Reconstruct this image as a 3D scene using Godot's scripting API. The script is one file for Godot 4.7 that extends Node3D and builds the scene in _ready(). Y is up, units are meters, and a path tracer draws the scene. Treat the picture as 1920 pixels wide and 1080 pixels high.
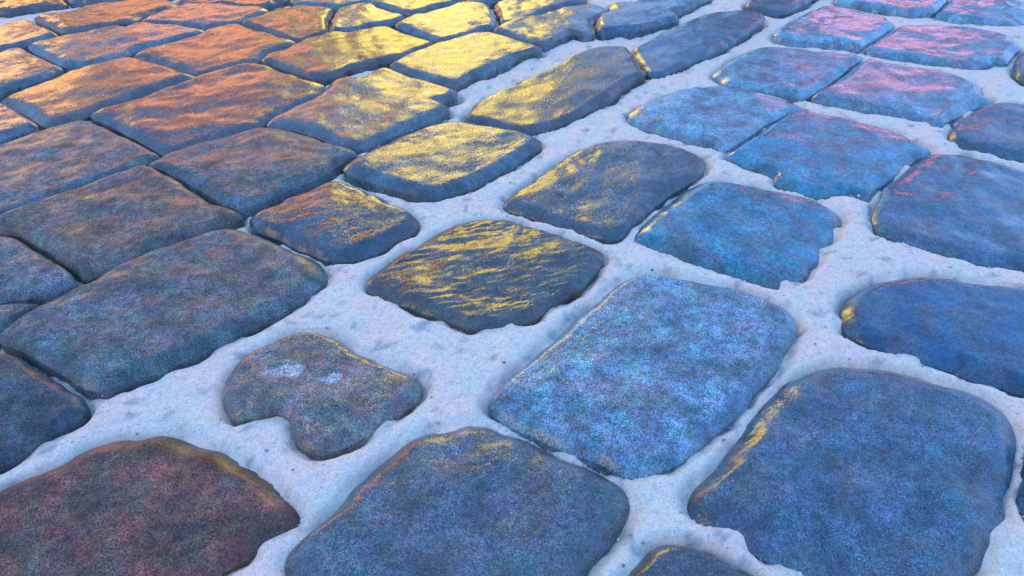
extends Node3D
# A wet cobbled street at dusk, seen from a crouch. Ground coordinates are metres, y up, camera looks along -z.

const EYE := 0.45
const TILE := 1.6            # texture repeats per metre

var noise_large := FastNoiseLite.new()
var noise_mid := FastNoiseLite.new()
var noise_fine := FastNoiseLite.new()
var noise_patch := FastNoiseLite.new()
var stone_mats := []
var mortar_mat: StandardMaterial3D
var made := 0
var footprints := []

# Every stone that the photograph shows: [key, kind of stone, outline x, z, x, z ... on the ground]
const STONES := [
	["A", "brown", [-0.378, -0.334, -0.347, -0.361, -0.317, -0.378, -0.279, -0.387, -0.241, -0.373, -0.212, -0.360, -0.188, -0.344, -0.167, -0.327, -0.158, -0.316, -0.163, -0.306, -0.182, -0.293, -0.200, -0.280, -0.224, -0.264, -0.261, -0.242, -0.328, -0.238, -0.382, -0.255, -0.406, -0.308]],
	["B", "dark", [-0.473, -0.406, -0.479, -0.456, -0.465, -0.492, -0.422, -0.463, -0.389, -0.443, -0.365, -0.430, -0.367, -0.408, -0.384, -0.385, -0.401, -0.368, -0.424, -0.357]],
	["C", "grey", [-0.479, -0.515, -0.466, -0.542, -0.443, -0.570, -0.423, -0.611, -0.394, -0.650, -0.363, -0.679, -0.327, -0.697, -0.289, -0.690, -0.248, -0.669, -0.212, -0.640, -0.199, -0.617, -0.203, -0.598, -0.223, -0.566, -0.252, -0.534, -0.278, -0.503, -0.309, -0.479, -0.335, -0.458, -0.353, -0.450, -0.384, -0.462, -0.425, -0.479, -0.464, -0.499]],
	["D", "dark", [-0.312, -0.731, -0.285, -0.763, -0.258, -0.791, -0.235, -0.815, -0.212, -0.809, -0.178, -0.786, -0.141, -0.754, -0.116, -0.731, -0.117, -0.709, -0.139, -0.684, -0.160, -0.663, -0.188, -0.656, -0.220, -0.665, -0.253, -0.682, -0.289, -0.703]],
	["E", "olive", [-0.150, -0.604, -0.137, -0.631, -0.106, -0.668, -0.079, -0.703, -0.050, -0.724, -0.006, -0.724, 0.030, -0.703, 0.071, -0.677, 0.099, -0.653, 0.094, -0.626, 0.066, -0.588, 0.032, -0.553, 0.000, -0.531, -0.031, -0.526, -0.057, -0.538, -0.090, -0.555, -0.124, -0.574, -0.148, -0.590]],
	["F", "dun", [-0.251, -0.444, -0.251, -0.471, -0.238, -0.493, -0.214, -0.514, -0.197, -0.526, -0.170, -0.517, -0.147, -0.497, -0.125, -0.484, -0.095, -0.468, -0.077, -0.457, -0.078, -0.442, -0.094, -0.418, -0.113, -0.399, -0.132, -0.382, -0.145, -0.370, -0.158, -0.374, -0.174, -0.387, -0.183, -0.402, -0.183, -0.417, -0.205, -0.417, -0.221, -0.404, -0.239, -0.414]],
	["G", "slate", [-0.019, -0.433, -0.005, -0.451, 0.019, -0.480, 0.050, -0.518, 0.078, -0.552, 0.103, -0.589, 0.133, -0.611, 0.171, -0.607, 0.212, -0.589, 0.255, -0.568, 0.273, -0.548, 0.270, -0.529, 0.248, -0.493, 0.227, -0.467, 0.201, -0.439, 0.172, -0.410, 0.140, -0.381, 0.112, -0.363, 0.095, -0.356, 0.075, -0.363, 0.051, -0.378, 0.026, -0.396, -0.004, -0.415, -0.017, -0.424]],
	["H", "dusk", [-0.153, -0.284, -0.145, -0.296, -0.130, -0.312, -0.118, -0.332, -0.102, -0.357, -0.084, -0.381, -0.060, -0.394, -0.034, -0.400, -0.008, -0.389, 0.017, -0.376, 0.037, -0.369, 0.057, -0.362, 0.073, -0.352, 0.081, -0.340, 0.078, -0.323, 0.066, -0.300, 0.051, -0.281, 0.032, -0.259, -0.021, -0.238, -0.107, -0.245, -0.144, -0.266]],
	["I", "blue", [0.128, -0.327, 0.144, -0.343, 0.169, -0.364, 0.192, -0.392, 0.218, -0.423, 0.244, -0.450, 0.276, -0.462, 0.318, -0.464, 0.353, -0.458, 0.383, -0.443, 0.406, -0.426, 0.406, -0.400, 0.392, -0.369, 0.369, -0.345, 0.348, -0.318, 0.328, -0.294, 0.304, -0.274, 0.274, -0.255, 0.241, -0.259, 0.213, -0.272, 0.191, -0.285, 0.166, -0.301, 0.142, -0.313]],
	["J", "dark", [0.087, -0.268, 0.095, -0.280, 0.111, -0.288, 0.127, -0.285, 0.143, -0.277, 0.159, -0.266, 0.182, -0.247, 0.177, -0.219, 0.132, -0.193, 0.077, -0.204, 0.064, -0.234]],
	["K", "deep", [0.333, -0.558, 0.355, -0.581, 0.396, -0.602, 0.440, -0.604, 0.485, -0.594, 0.524, -0.585, 0.564, -0.562, 0.546, -0.504, 0.488, -0.454, 0.450, -0.445, 0.427, -0.454, 0.402, -0.471, 0.375, -0.487, 0.345, -0.500, 0.326, -0.513, 0.324, -0.531]],
	["L", "blue", [0.424, -0.711, 0.452, -0.767, 0.500, -0.829, 0.556, -0.877, 0.598, -0.891, 0.637, -0.870, 0.672, -0.842, 0.711, -0.803, 0.662, -0.701, 0.587, -0.634, 0.542, -0.636, 0.506, -0.646, 0.468, -0.664, 0.434, -0.684]],
	["N", "azure", [0.142, -0.691, 0.160, -0.727, 0.188, -0.767, 0.221, -0.803, 0.257, -0.815, 0.308, -0.803, 0.349, -0.784, 0.385, -0.755, 0.389, -0.733, 0.365, -0.696, 0.335, -0.657, 0.305, -0.617, 0.288, -0.598, 0.268, -0.607, 0.239, -0.624, 0.208, -0.641, 0.177, -0.660, 0.146, -0.676]],
	["O", "dark", [-0.010, -0.760, 0.017, -0.802, 0.049, -0.846, 0.087, -0.895, 0.126, -0.925, 0.171, -0.929, 0.220, -0.910, 0.252, -0.888, 0.253, -0.860, 0.224, -0.814, 0.190, -0.772, 0.158, -0.733, 0.135, -0.696, 0.116, -0.689, 0.081, -0.710, 0.044, -0.731, 0.006, -0.746]],
	["P", "azure", [0.310, -0.885, 0.341, -0.936, 0.383, -0.992, 0.425, -1.030, 0.461, -1.017, 0.515, -0.992, 0.557, -0.959, 0.563, -0.921, 0.532, -0.872, 0.489, -0.826, 0.452, -0.801, 0.416, -0.795, 0.374, -0.813, 0.335, -0.843, 0.308, -0.864]],
	["Q", "slate", [0.489, -1.090, 0.534, -1.148, 0.582, -1.211, 0.624, -1.237, 0.678, -1.222, 0.732, -1.200, 0.763, -1.152, 0.760, -1.118, 0.716, -1.064, 0.663, -1.011, 0.622, -1.010, 0.576, -1.034, 0.525, -1.051, 0.488, -1.062]],
	["R", "slate", [0.667, -1.326, 0.721, -1.388, 0.768, -1.428, 0.837, -1.442, 0.903, -1.428, 0.945, -1.388, 0.917, -1.326, 0.864, -1.268, 0.807, -1.230, 0.752, -1.253, 0.695, -1.275, 0.663, -1.288]],
	["S", "slate", [0.499, -1.385, 0.553, -1.466, 0.619, -1.540, 0.666, -1.582, 0.715, -1.562, 0.756, -1.510, 0.728, -1.438, 0.673, -1.360, 0.627, -1.343, 0.573, -1.363, 0.515, -1.370]],
	["T", "slate", [0.712, -1.641, 0.778, -1.727, 0.890, -1.764, 0.964, -1.709, 0.932, -1.625, 0.870, -1.548, 0.812, -1.542, 0.769, -1.575, 0.723, -1.605]],
	["T2", "slate", [0.883, -1.518, 0.951, -1.607, 1.017, -1.673, 1.084, -1.666, 1.112, -1.607, 1.074, -1.518, 1.008, -1.474, 0.961, -1.488, 0.911, -1.496]],
	["U", "slate", [0.350, -1.203, 0.400, -1.281, 0.448, -1.321, 0.514, -1.312, 0.575, -1.292, 0.614, -1.269, 0.563, -1.203, 0.509, -1.134, 0.479, -1.108, 0.433, -1.126, 0.387, -1.151, 0.356, -1.171]],
	["V", "slate", [0.176, -1.020, 0.205, -1.058, 0.254, -1.104, 0.311, -1.133, 0.360, -1.123, 0.405, -1.098, 0.438, -1.067, 0.395, -1.015, 0.355, -0.968, 0.317, -0.922, 0.284, -0.927, 0.244, -0.951, 0.202, -0.980]],
	["W", "umber", [-0.069, -1.037, -0.042, -1.092, 0.009, -1.142, 0.064, -1.206, 0.123, -1.277, 0.175, -1.316, 0.215, -1.290, 0.223, -1.241, 0.194, -1.163, 0.143, -1.083, 0.097, -1.029, 0.063, -0.998, 0.024, -0.998, -0.024, -1.015]],
	["Y", "teal", [-0.223, -0.844, -0.195, -0.890, -0.164, -0.933, -0.131, -0.971, -0.094, -0.991, -0.054, -0.984, -0.008, -0.968, 0.030, -0.956, 0.037, -0.933, 0.007, -0.883, -0.028, -0.838, -0.061, -0.805, -0.101, -0.795, -0.142, -0.806, -0.185, -0.824]],
	["Z1", "blue", [0.228, -1.303, 0.274, -1.381, 0.349, -1.460, 0.427, -1.523, 0.498, -1.543, 0.519, -1.500, 0.453, -1.410, 0.383, -1.328, 0.322, -1.267, 0.254, -1.197, 0.224, -1.208]],
	["Z2", "blue", [0.500, -1.608, 0.579, -1.710, 0.683, -1.773, 0.711, -1.728, 0.626, -1.608, 0.558, -1.531, 0.535, -1.567]],
	["AA", "blue", [0.624, -0.945, 0.664, -1.006, 0.716, -1.048, 0.772, -1.062, 0.833, -1.040, 0.807, -0.967, 0.736, -0.880, 0.693, -0.882, 0.659, -0.900, 0.624, -0.921]],
	["AB", "blue", [0.851, -1.187, 0.905, -1.272, 0.980, -1.330, 1.051, -1.318, 1.015, -1.228, 0.908, -1.137, 0.847, -1.137]],
	["AC", "grey", [-0.591, -0.620, -0.584, -0.659, -0.568, -0.672, -0.531, -0.659, -0.490, -0.633, -0.476, -0.615, -0.494, -0.592, -0.516, -0.572, -0.538, -0.552]],
	["AD", "dun", [-0.570, -0.690, -0.566, -0.730, -0.537, -0.763, -0.506, -0.798, -0.476, -0.823, -0.440, -0.816, -0.396, -0.786, -0.352, -0.752, -0.349, -0.730, -0.373, -0.700, -0.401, -0.675, -0.428, -0.652, -0.453, -0.643, -0.496, -0.660, -0.543, -0.683]],
	["AE", "grey", [-0.465, -0.859, -0.439, -0.886, -0.404, -0.914, -0.366, -0.935, -0.325, -0.950, -0.276, -0.932, -0.245, -0.909, -0.258, -0.879, -0.289, -0.828, -0.319, -0.785, -0.348, -0.771, -0.377, -0.781, -0.423, -0.819, -0.457, -0.845]],
	["AF", "grey", [-0.343, -0.996, -0.324, -1.037, -0.296, -1.100, -0.262, -1.149, -0.222, -1.174, -0.166, -1.149, -0.119, -1.109, -0.120, -1.063, -0.151, -1.012, -0.186, -0.971, -0.214, -0.951, -0.262, -0.966, -0.312, -0.982]],
	["AG", "grey", [-0.169, -1.213, -0.161, -1.274, -0.117, -1.325, -0.070, -1.354, -0.020, -1.367, 0.020, -1.344, 0.014, -1.301, -0.014, -1.245, -0.054, -1.195, -0.089, -1.168, -0.135, -1.181]],
	["AH", "grey", [-0.005, -1.414, 0.027, -1.481, 0.088, -1.540, 0.158, -1.578, 0.200, -1.556, 0.172, -1.481, 0.113, -1.398, 0.050, -1.361, 0.010, -1.381]],
	["AI", "blue", [0.168, -1.458, 0.212, -1.557, 0.291, -1.642, 0.396, -1.704, 0.435, -1.659, 0.358, -1.557, 0.266, -1.464, 0.197, -1.414]],
	["AJ", "grey", [-0.700, -0.826, -0.699, -0.900, -0.678, -0.945, -0.638, -0.972, -0.587, -0.961, -0.526, -0.915, -0.507, -0.886, -0.529, -0.844, -0.560, -0.805, -0.589, -0.770, -0.617, -0.747, -0.652, -0.742]],
	["AK", "umber", [-0.617, -1.020, -0.586, -1.063, -0.557, -1.120, -0.527, -1.156, -0.471, -1.175, -0.420, -1.186, -0.350, -1.150, -0.321, -1.120, -0.332, -1.072, -0.372, -1.035, -0.408, -0.992, -0.440, -0.944, -0.476, -0.939, -0.520, -0.954, -0.571, -0.985]],
	["AL", "rust", [-0.427, -1.287, -0.398, -1.310, -0.357, -1.347, -0.307, -1.399, -0.250, -1.435, -0.197, -1.424, -0.167, -1.386, -0.177, -1.335, -0.229, -1.282, -0.278, -1.227, -0.319, -1.202, -0.368, -1.218, -0.408, -1.251]],
	["AM", "grey", [-0.218, -1.439, -0.185, -1.512, -0.123, -1.562, -0.056, -1.578, -0.033, -1.538, -0.064, -1.458, -0.113, -1.402, -0.164, -1.392, -0.202, -1.412]],
	["AN", "grey", [-0.028, -1.527, -0.006, -1.610, 0.053, -1.668, 0.125, -1.682, 0.145, -1.635, 0.079, -1.573, 0.027, -1.521, -0.011, -1.488]],
	["AO", "rust", [-0.763, -1.074, -0.771, -1.149, -0.739, -1.194, -0.690, -1.229, -0.631, -1.243, -0.568, -1.207, -0.545, -1.159, -0.575, -1.118, -0.617, -1.073, -0.661, -1.042, -0.710, -1.025, -0.743, -1.035]],
	["AP", "rust", [-0.671, -1.299, -0.645, -1.346, -0.599, -1.389, -0.546, -1.415, -0.481, -1.405, -0.439, -1.358, -0.437, -1.310, -0.473, -1.263, -0.510, -1.231, -0.552, -1.217, -0.607, -1.242, -0.649, -1.267]],
	["AQ", "rust", [-0.515, -1.464, -0.486, -1.518, -0.446, -1.558, -0.395, -1.552, -0.373, -1.496, -0.376, -1.431, -0.409, -1.392, -0.456, -1.416, -0.497, -1.433]],
	["AR", "grey", [-0.369, -1.471, -0.353, -1.538, -0.310, -1.578, -0.252, -1.563, -0.235, -1.513, -0.276, -1.461, -0.324, -1.427]],
	["AS", "grey", [-0.295, -1.584, -0.259, -1.659, -0.191, -1.690, -0.118, -1.659, -0.137, -1.600, -0.196, -1.557, -0.256, -1.546]],
	["AT", "grey", [-0.865, -1.324, -0.852, -1.362, -0.798, -1.376, -0.747, -1.401, -0.701, -1.441, -0.651, -1.449, -0.605, -1.412, -0.622, -1.364, -0.678, -1.327, -0.729, -1.284, -0.780, -1.269, -0.830, -1.284]],
	["AU", "rust", [-0.940, -1.481, -0.926, -1.531, -0.881, -1.581, -0.827, -1.616, -0.772, -1.622, -0.737, -1.572, -0.761, -1.509, -0.807, -1.458, -0.840, -1.437, -0.897, -1.447]],
	["AV", "grey", [-0.719, -1.477, -0.707, -1.537, -0.662, -1.569, -0.597, -1.578, -0.538, -1.548, -0.534, -1.502, -0.577, -1.470, -0.625, -1.454, -0.680, -1.458]],
	["AW", "grey", [-1.024, -1.380, -1.007, -1.447, -0.966, -1.459, -0.912, -1.418, -0.900, -1.371, -0.923, -1.341, -0.966, -1.328]],
	["AX", "grey", [-0.928, -1.190, -0.920, -1.259, -0.884, -1.281, -0.829, -1.242, -0.806, -1.177, -0.817, -1.132, -0.858, -1.113]],
	["AY", "grey", [-0.808, -0.979, -0.802, -1.027, -0.775, -1.046, -0.731, -1.009, -0.724, -0.970, -0.752, -0.932]],
	["AZ", "rust", [-1.152, -1.595, -1.126, -1.655, -1.064, -1.673, -0.994, -1.644, -0.999, -1.584, -1.052, -1.553]],
	["BA", "rust", [-0.715, -1.633, -0.666, -1.682, -0.587, -1.699, -0.510, -1.677, -0.521, -1.622, -0.571, -1.592, -0.643, -1.604]],
	["BB", "grey", [-0.471, -1.633, -0.429, -1.686, -0.349, -1.708, -0.291, -1.680, -0.326, -1.633, -0.391, -1.608]],
	["BC", "grey", [-0.989, -1.654, -0.952, -1.707, -0.866, -1.736, -0.773, -1.713, -0.782, -1.669, -0.863, -1.664, -0.934, -1.636]],
	["BD", "grey", [-0.107, -1.666, -0.049, -1.734, 0.037, -1.773, 0.098, -1.734, 0.048, -1.702, -0.023, -1.643, -0.082, -1.632]],
	["BE", "grey", [-0.562, -0.524, -0.538, -0.547, -0.507, -0.557, -0.488, -0.550, -0.496, -0.524, -0.510, -0.493, -0.530, -0.476]],
	["BF", "blue", [0.403, -0.364, 0.442, -0.397, 0.484, -0.403, 0.502, -0.378, 0.467, -0.333, 0.419, -0.305, 0.381, -0.305, 0.382, -0.333]],
]

# base colour (linear) of each kind of stone
const TONES := {
	"brown": Color(0.155, 0.060, 0.035), "rust": Color(0.100, 0.075, 0.060), "umber": Color(0.072, 0.066, 0.066),
	"olive": Color(0.065, 0.064, 0.052), "dark": Color(0.045, 0.068, 0.078), "grey": Color(0.095, 0.118, 0.118), "dun": Color(0.150, 0.118, 0.092),
	"teal": Color(0.055, 0.100, 0.110), "blue": Color(0.046, 0.092, 0.126), "dusk": Color(0.068, 0.088, 0.100), "deep": Color(0.016, 0.082, 0.150),
	"azure": Color(0.040, 0.165, 0.215), "slate": Color(0.135, 0.250, 0.300),
}

func _ready() -> void:
	view_and_light()
	set_noise()
	make_materials()
	street_ground()
	var pavement := put("pavement", null, mortar_mat, self)
	tag(pavement, "wet cobbled pavement with pale lavender grey mortar between the stones", "pavement", "structure")
	lay_stones(pavement)
	fill_joints(pavement)
	scatter_grit(pavement)
	shop_building()
	kiosk()

func view_and_light() -> void:
	var cam := Camera3D.new()
	cam.name = "camera"
	add_child(cam)
	cam.position = Vector3(0, EYE, 0)
	cam.rotation.x = -atan(1020.0 / 1350.0)
	cam.fov = rad_to_deg(2.0 * atan(540.0 / 1350.0))
	cam.near = 0.02
	cam.far = 200.0
	cam.current = true
	var sky_mat := ProceduralSkyMaterial.new()
	sky_mat.sky_top_color = Color(0.40, 0.60, 0.88)
	sky_mat.sky_horizon_color = Color(0.57, 0.68, 0.85)
	sky_mat.sky_curve = 0.25
	sky_mat.ground_bottom_color = Color(0.10, 0.11, 0.14)
	sky_mat.ground_horizon_color = Color(0.30, 0.34, 0.45)
	sky_mat.sun_angle_max = 1.0
	var sky := Sky.new()
	sky.sky_material = sky_mat
	var env := Environment.new()
	env.background_mode = Environment.BG_SKY
	env.sky = sky
	env.background_energy_multiplier = 1.0
	env.tonemap_mode = Environment.TONE_MAPPER_LINEAR
	env.tonemap_exposure = 3.0
	env.sdfgi_enabled = true
	env.ssao_enabled = true
	env.ssil_enabled = true
	var we := WorldEnvironment.new()
	we.name = "world_environment"
	we.environment = env
	add_child(we)
	var sun := DirectionalLight3D.new()
	sun.name = "sun"
	add_child(sun)
	sun.look_at_from_position(Vector3(-4.0, 3.4, 1.6), Vector3.ZERO)
	sun.light_energy = 0.05
	sun.light_color = Color(1.0, 0.93, 0.86)
	sun.light_angular_distance = 20.0
	sun.shadow_enabled = true

func set_noise() -> void:
	var k := 0
	for a in [[noise_large, 14.0, 3], [noise_mid, 46.0, 3], [noise_fine, 150.0, 2], [noise_patch, 22.0, 4]]:
		var n: FastNoiseLite = a[0]
		n.noise_type = FastNoiseLite.TYPE_SIMPLEX_SMOOTH
		n.seed = 11 + k
		n.frequency = a[1]
		n.fractal_type = FastNoiseLite.FRACTAL_FBM
		n.fractal_octaves = a[2]
		k += 1

# ---------- materials ----------
func noise_bytes(kind: int, freq: float, s: int, size: int, octaves: int = 1) -> PackedByteArray:
	var n := FastNoiseLite.new()
	n.seed = s
	n.frequency = freq
	if kind == 1:
		n.noise_type = FastNoiseLite.TYPE_CELLULAR
		n.cellular_return_type = FastNoiseLite.RETURN_CELL_VALUE
		n.cellular_jitter = 1.0
	else:
		n.noise_type = FastNoiseLite.TYPE_SIMPLEX_SMOOTH
		n.fractal_type = FastNoiseLite.FRACTAL_FBM if octaves > 1 else FastNoiseLite.FRACTAL_NONE
		n.fractal_octaves = octaves
	var im := n.get_seamless_image(size, size, false, false, 0.12)
	im.convert(Image.FORMAT_L8)
	return im.get_data()

func texture_of(data: PackedByteArray, size: int, format: int) -> ImageTexture:
	var im := Image.create_from_data(size, size, false, format, data)
	return ImageTexture.create_from_image(im)

# crystals of granite: mostly mid grey, some pale, some dark, with a slight cast of pink, green or blue
func granite(size: int, freq: float, s: int, base: float, contrast: float) -> ImageTexture:
	var cell := noise_bytes(1, freq, s, size)
	var cell2 := noise_bytes(1, freq * 0.55, s + 5, size)
	var soft := noise_bytes(0, freq * 0.35, s + 9, size, 3)
	var out := PackedByteArray()
	out.resize(size * size * 3)
	for i in size * size:
		var c: int = cell[i]
		var v := base + (soft[i] - 128) * 0.22 * contrast + ((c * 7) % 61 - 30) * contrast
		if c % 13 == 0: v += 62.0 * contrast
		elif c % 7 == 0: v -= 52.0 * contrast
		elif c % 9 == 0: v += 40.0 * contrast
		var h: int = cell2[i]
		var r := v + ((h * 5) % 29 - 14) * contrast
		var g := v + ((h * 3) % 19 - 9) * contrast
		var b := v + ((h * 11) % 25 - 12) * contrast
		out[i * 3] = int(clampf(r, 8, 255))
		out[i * 3 + 1] = int(clampf(g, 8, 255))
		out[i * 3 + 2] = int(clampf(b, 8, 255))
	return texture_of(out, size, Image.FORMAT_RGB8)

func relief(size: int, freq: float, s: int, crystals: float) -> ImageTexture:
	var cell := noise_bytes(1, freq, s, size)
	var soft := noise_bytes(0, freq * 0.5, s + 3, size, 4)
	var out := PackedByteArray()
	out.resize(size * size)
	for i in size * size:
		out[i] = int(clampf(lerpf(soft[i], cell[i], crystals), 0, 255))
	return texture_of(out, size, Image.FORMAT_L8)

# every crystal breaks along a plane of its own: wet, each one glints its own way
func facets(size: int, freq: float, s: int, lean: float) -> ImageTexture:
	var cell := noise_bytes(1, freq, s, size)
	var cell2 := noise_bytes(1, freq * 0.6, s + 31, size)
	var out := PackedByteArray()
	out.resize(size * size * 3)
	for i in size * size:
		var a: int = cell[i]
		var b: int = cell2[i]
		var x := (((a * 37) % 101) / 50.0 - 1.0) * lean + (((b * 29) % 89) / 44.0 - 1.0) * lean * 0.5
		var y := (((a * 53) % 97) / 48.0 - 1.0) * lean + (((b * 61) % 83) / 41.0 - 1.0) * lean * 0.5
		if a % 6 == 0:      # now and then a crystal stands up
			x *= 2.6
			y *= 2.6
		var n := Vector3(x, y, 1.0).normalized()
		out[i * 3] = int(n.x * 127.0 + 128.0)
		out[i * 3 + 1] = int(n.y * 127.0 + 128.0)
		out[i * 3 + 2] = int(n.z * 127.0 + 128.0)
	return texture_of(out, size, Image.FORMAT_RGB8)

func grey_map(size: int, freq: float, s: int, low: float, high: float) -> ImageTexture:
	var a := noise_bytes(0, freq, s, size, 4)
	var out := PackedByteArray()
	out.resize(size * size)
	for i in size * size:
		out[i] = int(clampf(lerpf(low, high, smoothstep(70.0, 185.0, float(a[i]))) * 255.0, 0, 255))
	return texture_of(out, size, Image.FORMAT_L8)

func surface(col: Texture2D, rough: Texture2D, bump: Texture2D, bump_cm: float) -> StandardMaterial3D:
	var m := StandardMaterial3D.new()
	m.vertex_color_use_as_albedo = true
	m.albedo_texture = col
	m.roughness = 1.0
	m.roughness_texture = rough
	m.roughness_texture_channel = BaseMaterial3D.TEXTURE_CHANNEL_RED
	m.heightmap_enabled = true
	m.heightmap_texture = bump
	m.heightmap_scale = bump_cm
	m.uv1_triplanar = true
	m.uv1_world_triplanar = true
	m.uv1_scale = Vector3(TILE, TILE, TILE)
	return m

func make_materials() -> void:
	var coarse := granite(1024, 0.125, 3, 150.0, 1.8)
	var fine := granite(1024, 0.18, 23, 150.0, 1.6)
	var bump_coarse := relief(1024, 0.16, 41, 0.45)
	var bump_fine := relief(1024, 0.24, 57, 0.3)
	var wet := grey_map(1024, 0.02, 71, 0.17, 0.34)
	var damp := grey_map(1024, 0.02, 73, 0.20, 0.38)
	var dry := grey_map(1024, 0.02, 83, 0.34, 0.62)
	var film := grey_map(1024, 0.02, 79, 0.14, 0.30)
	var glint := facets(1024, 0.125, 131, 0.25)
	var glint_fine := facets(1024, 0.17, 137, 0.22)
	var defs := [[coarse, wet, bump_coarse, 0.045], [fine, wet, bump_fine, 0.04], [fine, damp, bump_coarse, 0.07], [fine, film, bump_fine, 0.02], [coarse, dry, bump_coarse, 0.07]]
	for d in defs:
		var m := surface(d[0], d[1], d[2], d[3])
		m.metallic_specular = 0.4 if d[1] == dry else 0.5
		m.normal_enabled = true
		m.normal_texture = glint_fine if d[0] == fine else glint
		m.normal_scale = 0.28 if d[1] == film else 1.0
		m.clearcoat_enabled = true
		m.clearcoat = 0.14 if d[1] == dry else 0.3
		m.clearcoat_roughness = 0.22
		stone_mats.append(m)
	var sand := granite(1024, 0.22, 91, 240.0, 0.8)
	var dull := grey_map(1024, 0.012, 97, 0.5, 0.95)
	mortar_mat = surface(sand, dull, relief(1024, 0.2, 101, 0.4), 0.05)
	mortar_mat.metallic_specular = 0.4

# ---------- building blocks ----------
func tag(o: Node, label: String, category: String, kind: String = "") -> void:
	o.set_meta("label", label)
	if category != "": o.set_meta("category", category)
	if kind != "": o.set_meta("kind", kind)

func put(called: String, mesh: Mesh, mat: Material, parent: Node, at := Vector3.ZERO) -> MeshInstance3D:
	var o := MeshInstance3D.new()
	o.name = called
	o.mesh = mesh
	o.material_override = mat
	o.position = at
	parent.add_child(o, true)
	return o

func box(called: String, size: Vector3, mat: Material, parent: Node, at: Vector3) -> MeshInstance3D:
	var b := BoxMesh.new()
	b.size = size
	return put(called, b, mat, parent, at)

func plain(c: Color, rough := 0.8) -> StandardMaterial3D:
	var m := StandardMaterial3D.new()
	m.albedo_color = c.linear_to_srgb()
	m.roughness = rough
	return m

# ---------- the street ----------
func mortar_height(x: float, z: float) -> float:
	# the joints are filled almost flush near the camera and washed out further up the left side
	var out := smoothstep(0.55, 1.05, -z - 0.75 * x)
	return 0.0052 - 0.009 * out + 0.0036 * noise_large.get_noise_2d(x + 7.0, z) + 0.0013 * noise_mid.get_noise_2d(x, z + 3.0) + 0.0005 * noise_fine.get_noise_2d(x, z)

func mortar_color(x: float, z: float) -> Color:
	var t := clampf(0.5 + 2.2 * noise_patch.get_noise_2d(x * 0.55, z * 0.55), 0.0, 1.0)
	var c := Color(1.0, 0.70, 0.53).lerp(Color(0.88, 0.73, 0.54), t)
	var d := smoothstep(0.25, 0.6, noise_patch.get_noise_2d(x * 1.6 + 40.0, z * 1.6))
	c = c.lerp(Color(0.36, 0.37, 0.34), d * 0.8)
	return Color(c.r * 0.93, c.g * 0.93, c.b * 0.95)

func street_ground() -> MeshInstance3D:
	var p := PlaneMesh.new()
	p.size = Vector2(120, 120)
	var m := surface(mortar_mat.albedo_texture, mortar_mat.roughness_texture, mortar_mat.heightmap_texture, 0.08)
	m.albedo_color = Color(0.12, 0.12, 0.125).linear_to_srgb()
	var o := put("ground", p, m, self, Vector3(0, -0.05, 0))
	tag(o, "dark wet ground under the cobbled street", "ground", "structure")
	return o

func fill_joints(pavement: MeshInstance3D) -> void:
	var x0 := -2.0; var x1 := 2.0; var z0 := -2.8; var z1 := 0.1
	var xs := PackedFloat32Array()
	var zs := PackedFloat32Array()
	var x := x0
	while x < x1 + 0.001:
		xs.append(x)
		x += 0.004 if absf(x) < 0.6 else 0.008
	var z := z0
	while z < z1 + 0.001:
		zs.append(z)
		z += 0.008 if z < -1.1 else 0.004
	var v := PackedVector3Array()
	var c := PackedColorArray()
	for b in zs:
		for a in xs:
			v.append(Vector3(a, mortar_height(a, b), b))
			c.append(mortar_color(a, b))
	var w := xs.size()
	# along the stones the mortar has shrunk and worn away into a narrow crevice
	for f in footprints:
		var c0: Vector2 = f[0]
		var rad: PackedFloat32Array = f[1]
		var i0 := maxi(0, xs.bsearch(c0.x - 0.23)); var i1 := mini(w - 1, xs.bsearch(c0.x + 0.23))
		var j0 := maxi(0, zs.bsearch(c0.y - 0.23)); var j1 := mini(zs.size() - 1, zs.bsearch(c0.y + 0.23))
		for j in range(j0, j1 + 1):
			for i in range(i0, i1 + 1):
				var q := Vector2(xs[i], zs[j]) - c0
				var k := int(fposmod(q.angle() / TAU, 1.0) * rad.size()) % rad.size()
				var d := q.length() - rad[k]
				if d < 0.03:
					var gone := clampf(0.55 + 1.1 * noise_large.get_noise_2d(xs[i] * 1.3 + 20.0, zs[j] * 1.3), 0.0, 1.0)
					var fall := (0.003 + 0.010 * gone) * (1.0 if d < 0.0 else exp(-pow(d / 0.006, 2.0)))
					var n := j * w + i
					v[n].y = minf(v[n].y, mortar_height(xs[i], zs[j]) - fall)
	var idx := PackedInt32Array()
	for j in zs.size() - 1:
		for i in w - 1:
			var k := j * w + i
			idx.append_array([k, k + 1, k + w, k + 1, k + w + 1, k + w])
	pavement.mesh = mesh_of(v, c, idx)

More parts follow.
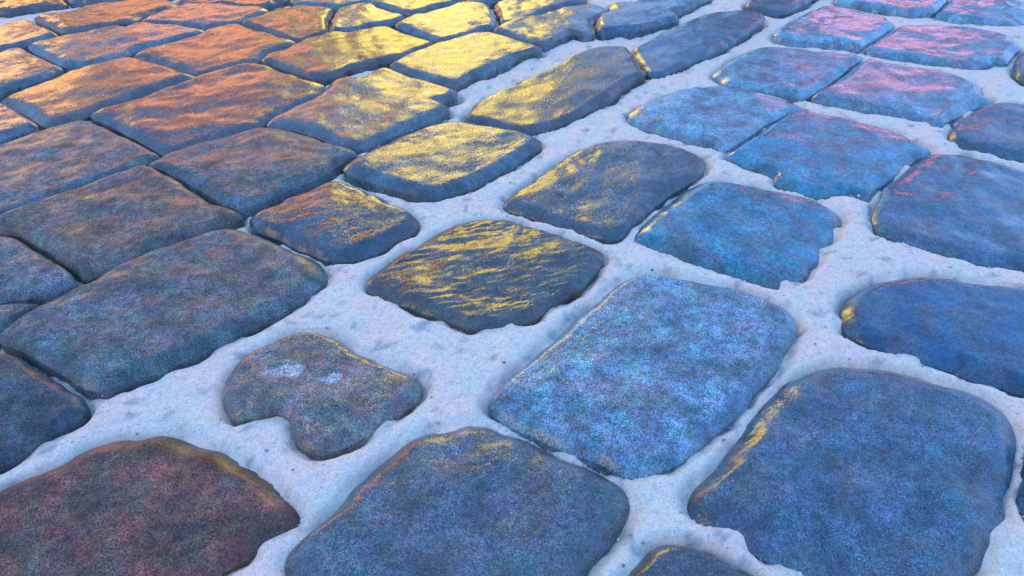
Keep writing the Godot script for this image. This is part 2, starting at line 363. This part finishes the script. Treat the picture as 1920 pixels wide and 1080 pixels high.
# sand and stone chips that the rain has washed out of the joints; nobody could count them
func scatter_grit(parent: Node) -> void:
	var rng := RandomNumberGenerator.new()
	rng.seed = 77
	var grain := SphereMesh.new()
	grain.radius = 0.5
	grain.height = 1.0
	grain.radial_segments = 6
	grain.rings = 3
	var mm := MultiMesh.new()
	mm.transform_format = MultiMesh.TRANSFORM_3D
	mm.use_colors = true
	mm.mesh = grain
	var spots := []
	while spots.size() < 4500:
		var f = footprints[rng.randi() % footprints.size()]
		var k := rng.randi() % 180
		var far := -log(1.0 - rng.randf() * 0.98) * 0.011 - 0.001
		var p: Vector2 = f[0] + Vector2.from_angle(TAU * k / 180.0) * (f[1][k] + far)
		var free := true
		for g in footprints:
			var q: Vector2 = p - g[0]
			if q.length_squared() < 0.06 and g != f and q.length() < g[1][int(fposmod(q.angle() / TAU, 1.0) * 180) % 180]:
				free = false
				break
		if free: spots.append([p, far])
	mm.instance_count = spots.size()
	for i in spots.size():
		var p: Vector2 = spots[i][0]
		var big := 0.0011 + 0.0032 * pow(rng.randf(), 5.0)
		var b := Basis.from_euler(Vector3(rng.randf() * TAU, rng.randf() * TAU, rng.randf() * TAU)).scaled(Vector3(big, big * rng.randf_range(0.5, 0.9), big * rng.randf_range(0.6, 1.2)))
		var y := mortar_height(p.x, p.y) - 0.010 * exp(-pow(maxf(spots[i][1], 0.0) / 0.006, 2.0)) + big * 0.15
		mm.set_instance_transform(i, Transform3D(b, Vector3(p.x, y, p.y)))
		var v := pow(rng.randf(), 0.8)
		mm.set_instance_color(i, Color(0.14, 0.13, 0.12).lerp(Color(0.70, 0.60, 0.50), v))
	var m := StandardMaterial3D.new()
	m.vertex_color_use_as_albedo = true
	m.roughness = 0.45
	var o := MultiMeshInstance3D.new()
	o.name = "grit"
	o.multimesh = mm
	o.material_override = m
	o.set_meta("kind", "stuff")
	parent.add_child(o, true)

func mesh_of(v: PackedVector3Array, c: PackedColorArray, idx: PackedInt32Array) -> ArrayMesh:
	var arr := []
	arr.resize(Mesh.ARRAY_MAX)
	arr[Mesh.ARRAY_VERTEX] = v
	arr[Mesh.ARRAY_COLOR] = c
	arr[Mesh.ARRAY_INDEX] = idx
	var st := SurfaceTool.new()
	st.create_from_arrays(arr)
	st.generate_normals()
	return st.commit()

func smooth_ring(p: PackedVector2Array, times: int) -> PackedVector2Array:
	for t in times:
		var q := PackedVector2Array()
		for i in p.size():
			var a := p[i]
			var b := p[(i + 1) % p.size()]
			q.append(a.lerp(b, 0.25))
			q.append(a.lerp(b, 0.75))
		p = q
	return p

const ROW := Vector2(0.646, -0.763)      # the courses run away to the far right
const ACROSS := Vector2(0.763, 0.646)

# [centre, reach of the outline in 180 directions]; square: how far the block is dressed towards a rectangle
func footprint(outline: PackedVector2Array, grow: float, square: float) -> Array:
	var ring := smooth_ring(outline, 1)
	var c := Vector2.ZERO
	var area := 0.0
	for i in ring.size():
		var a := ring[i]
		var b := ring[(i + 1) % ring.size()]
		c += (a + b) * a.cross(b)
		area += a.cross(b)
	c /= 3.0 * area
	var lo := Vector2.ZERO
	var hi := Vector2.ZERO
	for p in ring:
		var q := Vector2((p - c).dot(ROW), (p - c).dot(ACROSS))
		lo = lo.min(q)
		hi = hi.max(q)
	var radius := PackedFloat32Array()
	for k in 180:
		var d := Vector2.from_angle(TAU * k / 180.0)
		var best := 0.02
		for i in ring.size():
			var hit = Geometry2D.segment_intersects_segment(c, c + d * 0.6, ring[i], ring[(i + 1) % ring.size()])
			if hit != null: best = maxf(best, (hit as Vector2).distance_to(c))
		var q := Vector2(d.dot(ROW), d.dot(ACROSS))
		var box_reach := minf((hi.x if q.x > 0.0 else -lo.x) / maxf(absf(q.x), 0.001), (hi.y if q.y > 0.0 else -lo.y) / maxf(absf(q.y), 0.001))
		best = lerpf(best, minf(box_reach * 0.95, best * 1.3), square)
		var e := c + d * best
		best += 0.003 * noise_large.get_noise_2d(e.x * 1.2, e.y * 1.2) + 0.004 * noise_mid.get_noise_2d(e.x * 0.8, e.y * 0.8) + 0.0018 * noise_fine.get_noise_2d(e.x, e.y)
		radius.append(best + grow)
	return [c, radius]

func outside(f: Array, p: Vector2) -> float:
	var q: Vector2 = p - f[0]
	return q.length() - f[1][int(fposmod(q.angle() / TAU, 1.0) * 180.0) % 180]

# stones that touch are trimmed, stones with room to spare are drawn together to a tight joint
func fit_together(wanted: Array) -> void:
	var fitted := []
	for n in footprints.size():
		var f = footprints[n]
		var near := []
		for g in footprints:
			if g != f and g[0].distance_squared_to(f[0]) < 0.16: near.append(g)
		var out := PackedFloat32Array()
		for k in 180:
			var d := Vector2.from_angle(TAU * k / 180.0)
			var r: float = f[1][k]
			var gap := 1.0
			for g in near: gap = minf(gap, outside(g, f[0] + d * r))
			if gap < 0.006:
				r -= clampf((0.006 - gap) * 0.55, 0.0, 0.03)
			else:
				r += minf(wanted[n], (gap - 0.006) * 0.45) if gap < (0.06 if wanted[n] > 0.0065 else 0.03) else 0.0
			out.append(r)
		# take the kinks out again
		var soft := PackedFloat32Array()
		for k in 180: soft.append(0.25 * out[(k + 179) % 180] + 0.5 * out[k] + 0.25 * out[(k + 1) % 180])
		fitted.append(soft)
	for n in footprints.size(): footprints[n][1] = fitted[n]

# one sett: a dressed block with a worn, rounded and uneven head, its foot bedded in the mortar
func make_stone(foot: Array, kind: String, parent: Node, n: int, key: String = "") -> MeshInstance3D:
	var rng := RandomNumberGenerator.new()
	rng.seed = 900 + made * 17
	var c: Vector2 = foot[0]
	var radius: PackedFloat32Array = foot[1]
	var n_dir := radius.size()
	var size := 0.0
	for r in radius: size += 1.7 * r / n_dir
	var worn := rng.randf_range(0.045, 0.085) * size + 0.003
	var drop := rng.randf_range(0.0065, 0.0095)
	if key in ["I", "N", "A", "D", "H", "K"]:
		worn = 0.095 * size + 0.003
		drop = 0.0105
	var top := 0.0105 + rng.randf_range(-0.0015, 0.002)
	var crown := rng.randf_range(0.0008, 0.0028)
	var tilt := Vector2(rng.randf_range(-0.03, 0.03), rng.randf_range(-0.03, 0.03))
	var rough := rng.randf_range(0.7, 1.1)
	var strata := 0.0
	var along := Vector2.from_angle(rng.randf_range(0, PI))
	if key == "E":
		strata = 0.0013; along = Vector2(0.25, 0.97); rough = 1.2
	elif key in ["C", "AE", "D"]:
		strata = 0.0004; along = Vector2(0.6, 0.8)
	elif key in ["G", "N", "P", "K", "Q"]:
		rough = 0.55
	var edge := rng.randf_range(1.5, 2.3)
	var tone: Color = TONES[kind]
	var lift := rng.randf_range(0.88, 1.14)
	var v := PackedVector3Array()
	var col := PackedColorArray()
	var steps := PackedFloat32Array()
	for i in n + 1:
		var u := 2.0 * i / n - 1.0
		steps.append(signf(u) * (1.0 - pow(1.0 - absf(u), 1.45)))
	for j in n + 1:
		for i in n + 1:
			var g := Vector2(steps[i], steps[j])
			var disc := Vector2(g.x * sqrt(1.0 - g.y * g.y * 0.5), g.y * sqrt(1.0 - g.x * g.x * 0.5))
			var s := minf(disc.length(), 1.0)
			var f := fposmod(disc.angle() / TAU, 1.0) * n_dir
			var k := int(f) % n_dir
			var rad := lerpf(radius[k], radius[(k + 1) % n_dir], f - int(f))
			var p := c + disc * rad
			var d := (1.0 - s) * rad * 0.88
			var t := clampf(1.0 - d / worn, 0.0, 1.0)
			var y := top - drop * pow(t, edge)
			y += crown * (1.0 - s * s) - crown * 0.5
			y += tilt.dot(p - c)
			var keep := 1.0 - t * t * 0.6
			y += keep * rough * (0.0042 * noise_large.get_noise_2d(p.x * 0.7, p.y * 0.7) + 0.0005 * noise_mid.get_noise_2d(p.x, p.y) + 0.0003 * noise_fine.get_noise_2d(p.x, p.y))
			if strata > 0.0:
				var q := p.dot(along) + 0.006 * noise_large.get_noise_2d(p.x * 1.5, p.y * 1.5)
				y += keep * strata * noise_mid.get_noise_2d(q * 2.2, p.cross(along) * 0.45)
			v.append(Vector3(p.x - c.x, y, p.y - c.y))
			var paint := stone_color(tone, lift, p)
			if key == "F":      # two dabs of dried mortar on this one
				for dab in [[Vector2(-0.196, -0.461), 0.019, 0.010], [Vector2(-0.158, -0.452), 0.012, 0.006]]:
					var q: Vector2 = (p - dab[0]).rotated(0.35)
					var inside: float = 1.0 - Vector2(q.x / dab[1], q.y / dab[2]).length() + 0.5 * noise_mid.get_noise_2d(q.x + 5.0, q.y)
					paint = paint.lerp(Color(1.0, 0.93, 0.88), smoothstep(-0.1, 0.35, inside))
			col.append(paint)
	var idx := PackedInt32Array()
	var w := n + 1
	for j in n:
		for i in n:
			var a := j * w + i
			idx.append_array([a, a + 1, a + w, a + 1, a + w + 1, a + w])
	# the foot of the block, below the mortar
	var rim := []
	for i in n: rim.append(i)
	for j in n: rim.append(j * w + n)
	for i in n: rim.append(n * w + n - i)
	for j in n: rim.append((n - j) * w)
	var first := v.size()
	for r in rim:
		v.append(Vector3(v[r].x, -0.045, v[r].z))
		col.append(col[r])
	for k in rim.size():
		var k2: int = (k + 1) % rim.size()
		idx.append_array([rim[k], first + k, rim[k2], rim[k2], first + k, first + k2])
	made += 1
	var mat_no := made % 3
	if kind in ["azure", "deep"] or key in ["Q", "R", "S", "T", "T2", "L"]: mat_no = 3
	elif key in ["A", "B", "C", "AC", "AD", "AE", "AJ", "BE"]: mat_no = 4
	elif key in ["G", "E", "F"]: mat_no = 2 if key == "E" else 0
	var o := put("cobblestone_%03d" % made, mesh_of(v, col, idx), stone_mats[mat_no], parent, Vector3(c.x, 0, c.y))
	return o

func stone_color(tone: Color, lift: float, p: Vector2) -> Color:
	var a := noise_patch.get_noise_2d(p.x + 3.0, p.y)
	var b := noise_patch.get_noise_2d(p.x * 0.5 - 9.0, p.y * 0.5)
	var k := 2.7 * lift * (1.0 + 0.75 * a)
	var c := Color(tone.r * k, tone.g * k, tone.b * k)
	# duller, greyer beds in the rock
	var dull := smoothstep(0.05, 0.35, noise_patch.get_noise_2d(p.x * 0.8 + 21.0, p.y * 0.8 - 13.0)) * 0.4
	var grey := (c.r + c.g + c.b) / 3.0
	c = c.lerp(Color(grey * 1.08, grey * 0.98, grey * 0.88), dull)
	# veins of violet and of green mineral, then rusty and greenish stains
	var h := 1.6 * noise_patch.get_noise_2d(p.x * 1.3 + 60.0, p.y * 1.3)
	c = Color(c.r * (1.0 + 0.34 * h), c.g * (1.0 - 0.12 * h), c.b * (1.0 + 0.08 * h))
	c = c.lerp(Color(0.38, 0.26, 0.18), clampf(b * 1.1 - 0.15, 0.0, 0.5))
	return c.lerp(Color(0.18, 0.24, 0.17), clampf(-b * 1.0 - 0.2, 0.0, 0.4))

func lay_stones(parent: Node) -> void:
	var said := {
		"A": "large reddish brown stone", "E": "ridged dark stone catching yellow light", "F": "small heart shaped stone with pale dabs of mortar",
		"G": "broad smooth blue grey stone", "K": "rounded deep blue stone", "C": "long grey stone", "AP": "rust coloured stone glowing orange",
	}
	var taken := []
	var wanted := []
	for s in STONES:
		var p := PackedVector2Array()
		for i in range(0, s[2].size(), 2): p.append(Vector2(s[2][i], s[2][i + 1]))
		taken.append(p)
		var back := smoothstep(0.6, 1.0, -p[0].y - 0.6 * p[0].x)
		var packed: bool = s[0].length() == 2 and not s[0] in ["AA", "AB", "BF", "Z1", "Z2", "T2"]
		footprints.append(footprint(p, 0.0 if s[0] == "F" else (0.003 if s[0] == "E" else 0.007), 0.0 if s[0] in ["F", "K", "E"] else (0.55 if packed else 0.1 + 0.2 * back)))
		wanted.append(0.007 if packed else (0.005 if s[0] in ["P", "Q", "R", "S", "T", "T2", "U", "V", "Z1", "Z2", "W"] else 0.0))
	# the paving goes on around what the photograph shows
	var around := []
	var rng := RandomNumberGenerator.new()
	rng.seed = 5
	var kinds := ["grey", "blue", "slate", "rust", "dark", "grey", "blue"]
	for i in range(-11, 14):
		for j in range(-13, 14):
			var at := Vector2(0.12, -0.47) + i * Vector2(0.165, -0.195) + j * Vector2(0.155, 0.135)
			at += Vector2(rng.randf_range(-0.015, 0.015), rng.randf_range(-0.015, 0.015))
			var kind: String = kinds[rng.randi() % kinds.size()]
			var la := rng.randf_range(0.105, 0.118)
			var lb := rng.randf_range(0.085, 0.094)
			if absf(at.x) > 1.55 or at.y > -0.02 or at.y < -2.3: continue
			for k in [1.0, 0.75, 0.55]:
				var a: Vector2 = Vector2(0.646, -0.763) * la * k
				var b: Vector2 = Vector2(0.754, 0.657) * lb * k
				var p := PackedVector2Array([at + a * 0.8 + b, at + a + b * 0.75, at + a - b * 0.75, at + a * 0.8 - b, at - a * 0.8 - b, at - a - b * 0.75, at - a + b * 0.75, at - a * 0.8 + b])
				var grown := PackedVector2Array()
				for q in p: grown.append(at + (q - at) * 1.06)
				var free := true
				for t in taken:
					if t[0].distance_squared_to(at) < 0.25 and not Geometry2D.intersect_polygons(grown, t).is_empty():
						free = false
						break
				if free:
					taken.append(p)
					footprints.append(footprint(p, 0.004, 0.3))
					wanted.append(0.008)
					around.append(kind)
					break
	for again in 4: fit_together(wanted)
	for n in STONES.size():
		var s = STONES[n]
		var near: bool = footprints[n][0].length() < 0.9
		var o := make_stone(footprints[n], s[1], parent, 84 if near else 56, s[0])
		if said.has(s[0]): o.set_meta("label", said[s[0]])
	for n in around.size():
		make_stone(footprints[STONES.size() + n], around[n], parent, 26)

# ---------- what the wet stones mirror, beyond the frame ----------
func lit_window(called: String, parent: Node3D, at: Vector3, size: Vector2, color: Color, energy: float, frame_mat: Material, label: String) -> void:
	var glow := StandardMaterial3D.new()
	glow.albedo_color = Color(0.2, 0.2, 0.2)
	glow.emission_enabled = true
	glow.emission = color
	glow.emission_energy_multiplier = 1.2
	glow.roughness = 0.2
	var w := box(called, Vector3(size.x, size.y, 0.03), glow, parent, at)
	w.set_meta("label", label)
	var t := 0.07
	box("frame", Vector3(size.x + 2 * t, t, 0.09), frame_mat, w, Vector3(0, size.y / 2 + t / 2, 0))
	box("frame", Vector3(size.x + 2 * t, t, 0.12), frame_mat, w, Vector3(0, -size.y / 2 - t / 2, 0))
	for s in [-1.0, 1.0]:
		box("frame", Vector3(t, size.y, 0.09), frame_mat, w, Vector3(s * (size.x / 2 + t / 2), 0, 0))
	var l := AreaLight3D.new()
	l.name = "window_light"
	w.add_child(l, true)
	l.position = Vector3(0, 0, 0.03)
	l.rotation.y = PI
	l.area_size = size
	l.area_normalize_energy = false
	l.light_color = color
	l.light_energy = energy * 0.14
	l.area_range = 40.0
	l.shadow_enabled = true

func shop_building() -> void:
	var b := Node3D.new()
	b.name = "shop_building"
	add_child(b)
	b.position = Vector3(-3.2, -0.05, -6.2)
	tag(b, "plastered shop with three warm lit windows, mirrored yellow and orange in the wet stones", "building")
	var wall := plain(Color(0.20, 0.18, 0.17), 0.85)
	var wood := plain(Color(0.05, 0.045, 0.04), 0.5)
	box("wall", Vector3(7.6, 3.5, 3.0), wall, b, Vector3(0, 1.75, -1.53))
	box("roof", Vector3(7.9, 0.25, 3.3), wood, b, Vector3(0, 3.63, -1.53))
	box("door", Vector3(0.9, 2.05, 0.06), wood, b, Vector3(-3.0, 1.03, 0.005))
	lit_window("window", b, Vector3(2.65, 2.0, 0.0), Vector2(1.35, 2.2), Color(1.0, 0.86, 0.34), 4.2, wood, "yellow lit shop window")
	lit_window("window", b, Vector3(0.6, 1.45, 0.0), Vector2(1.7, 0.9), Color(1.0, 0.62, 0.34), 3.3, wood, "orange lit shop window")
	lit_window("window", b, Vector3(-1.45, 1.4, 0.0), Vector2(1.4, 1.1), Color(1.0, 0.72, 0.36), 6.0, wood, "pale amber lit shop window")

func kiosk() -> void:
	var b := Node3D.new()
	b.name = "kiosk"
	add_child(b)
	b.position = Vector3(3.1, -0.05, -6.0)
	tag(b, "low kiosk with a pink lit window, mirrored in the wet stones", "kiosk")
	var wall := plain(Color(0.16, 0.17, 0.20), 0.7)
	var trim := plain(Color(0.06, 0.06, 0.07), 0.5)
	box("wall", Vector3(2.2, 2.3, 1.6), wall, b, Vector3(0, 1.15, -0.83))
	box("roof", Vector3(2.5, 0.12, 1.9), trim, b, Vector3(0, 2.37, -0.83))
	lit_window("window", b, Vector3(0, 1.2, 0.0), Vector2(1.5, 0.45), Color(1.0, 0.64, 0.74), 1.6, trim, "pink lit kiosk window")
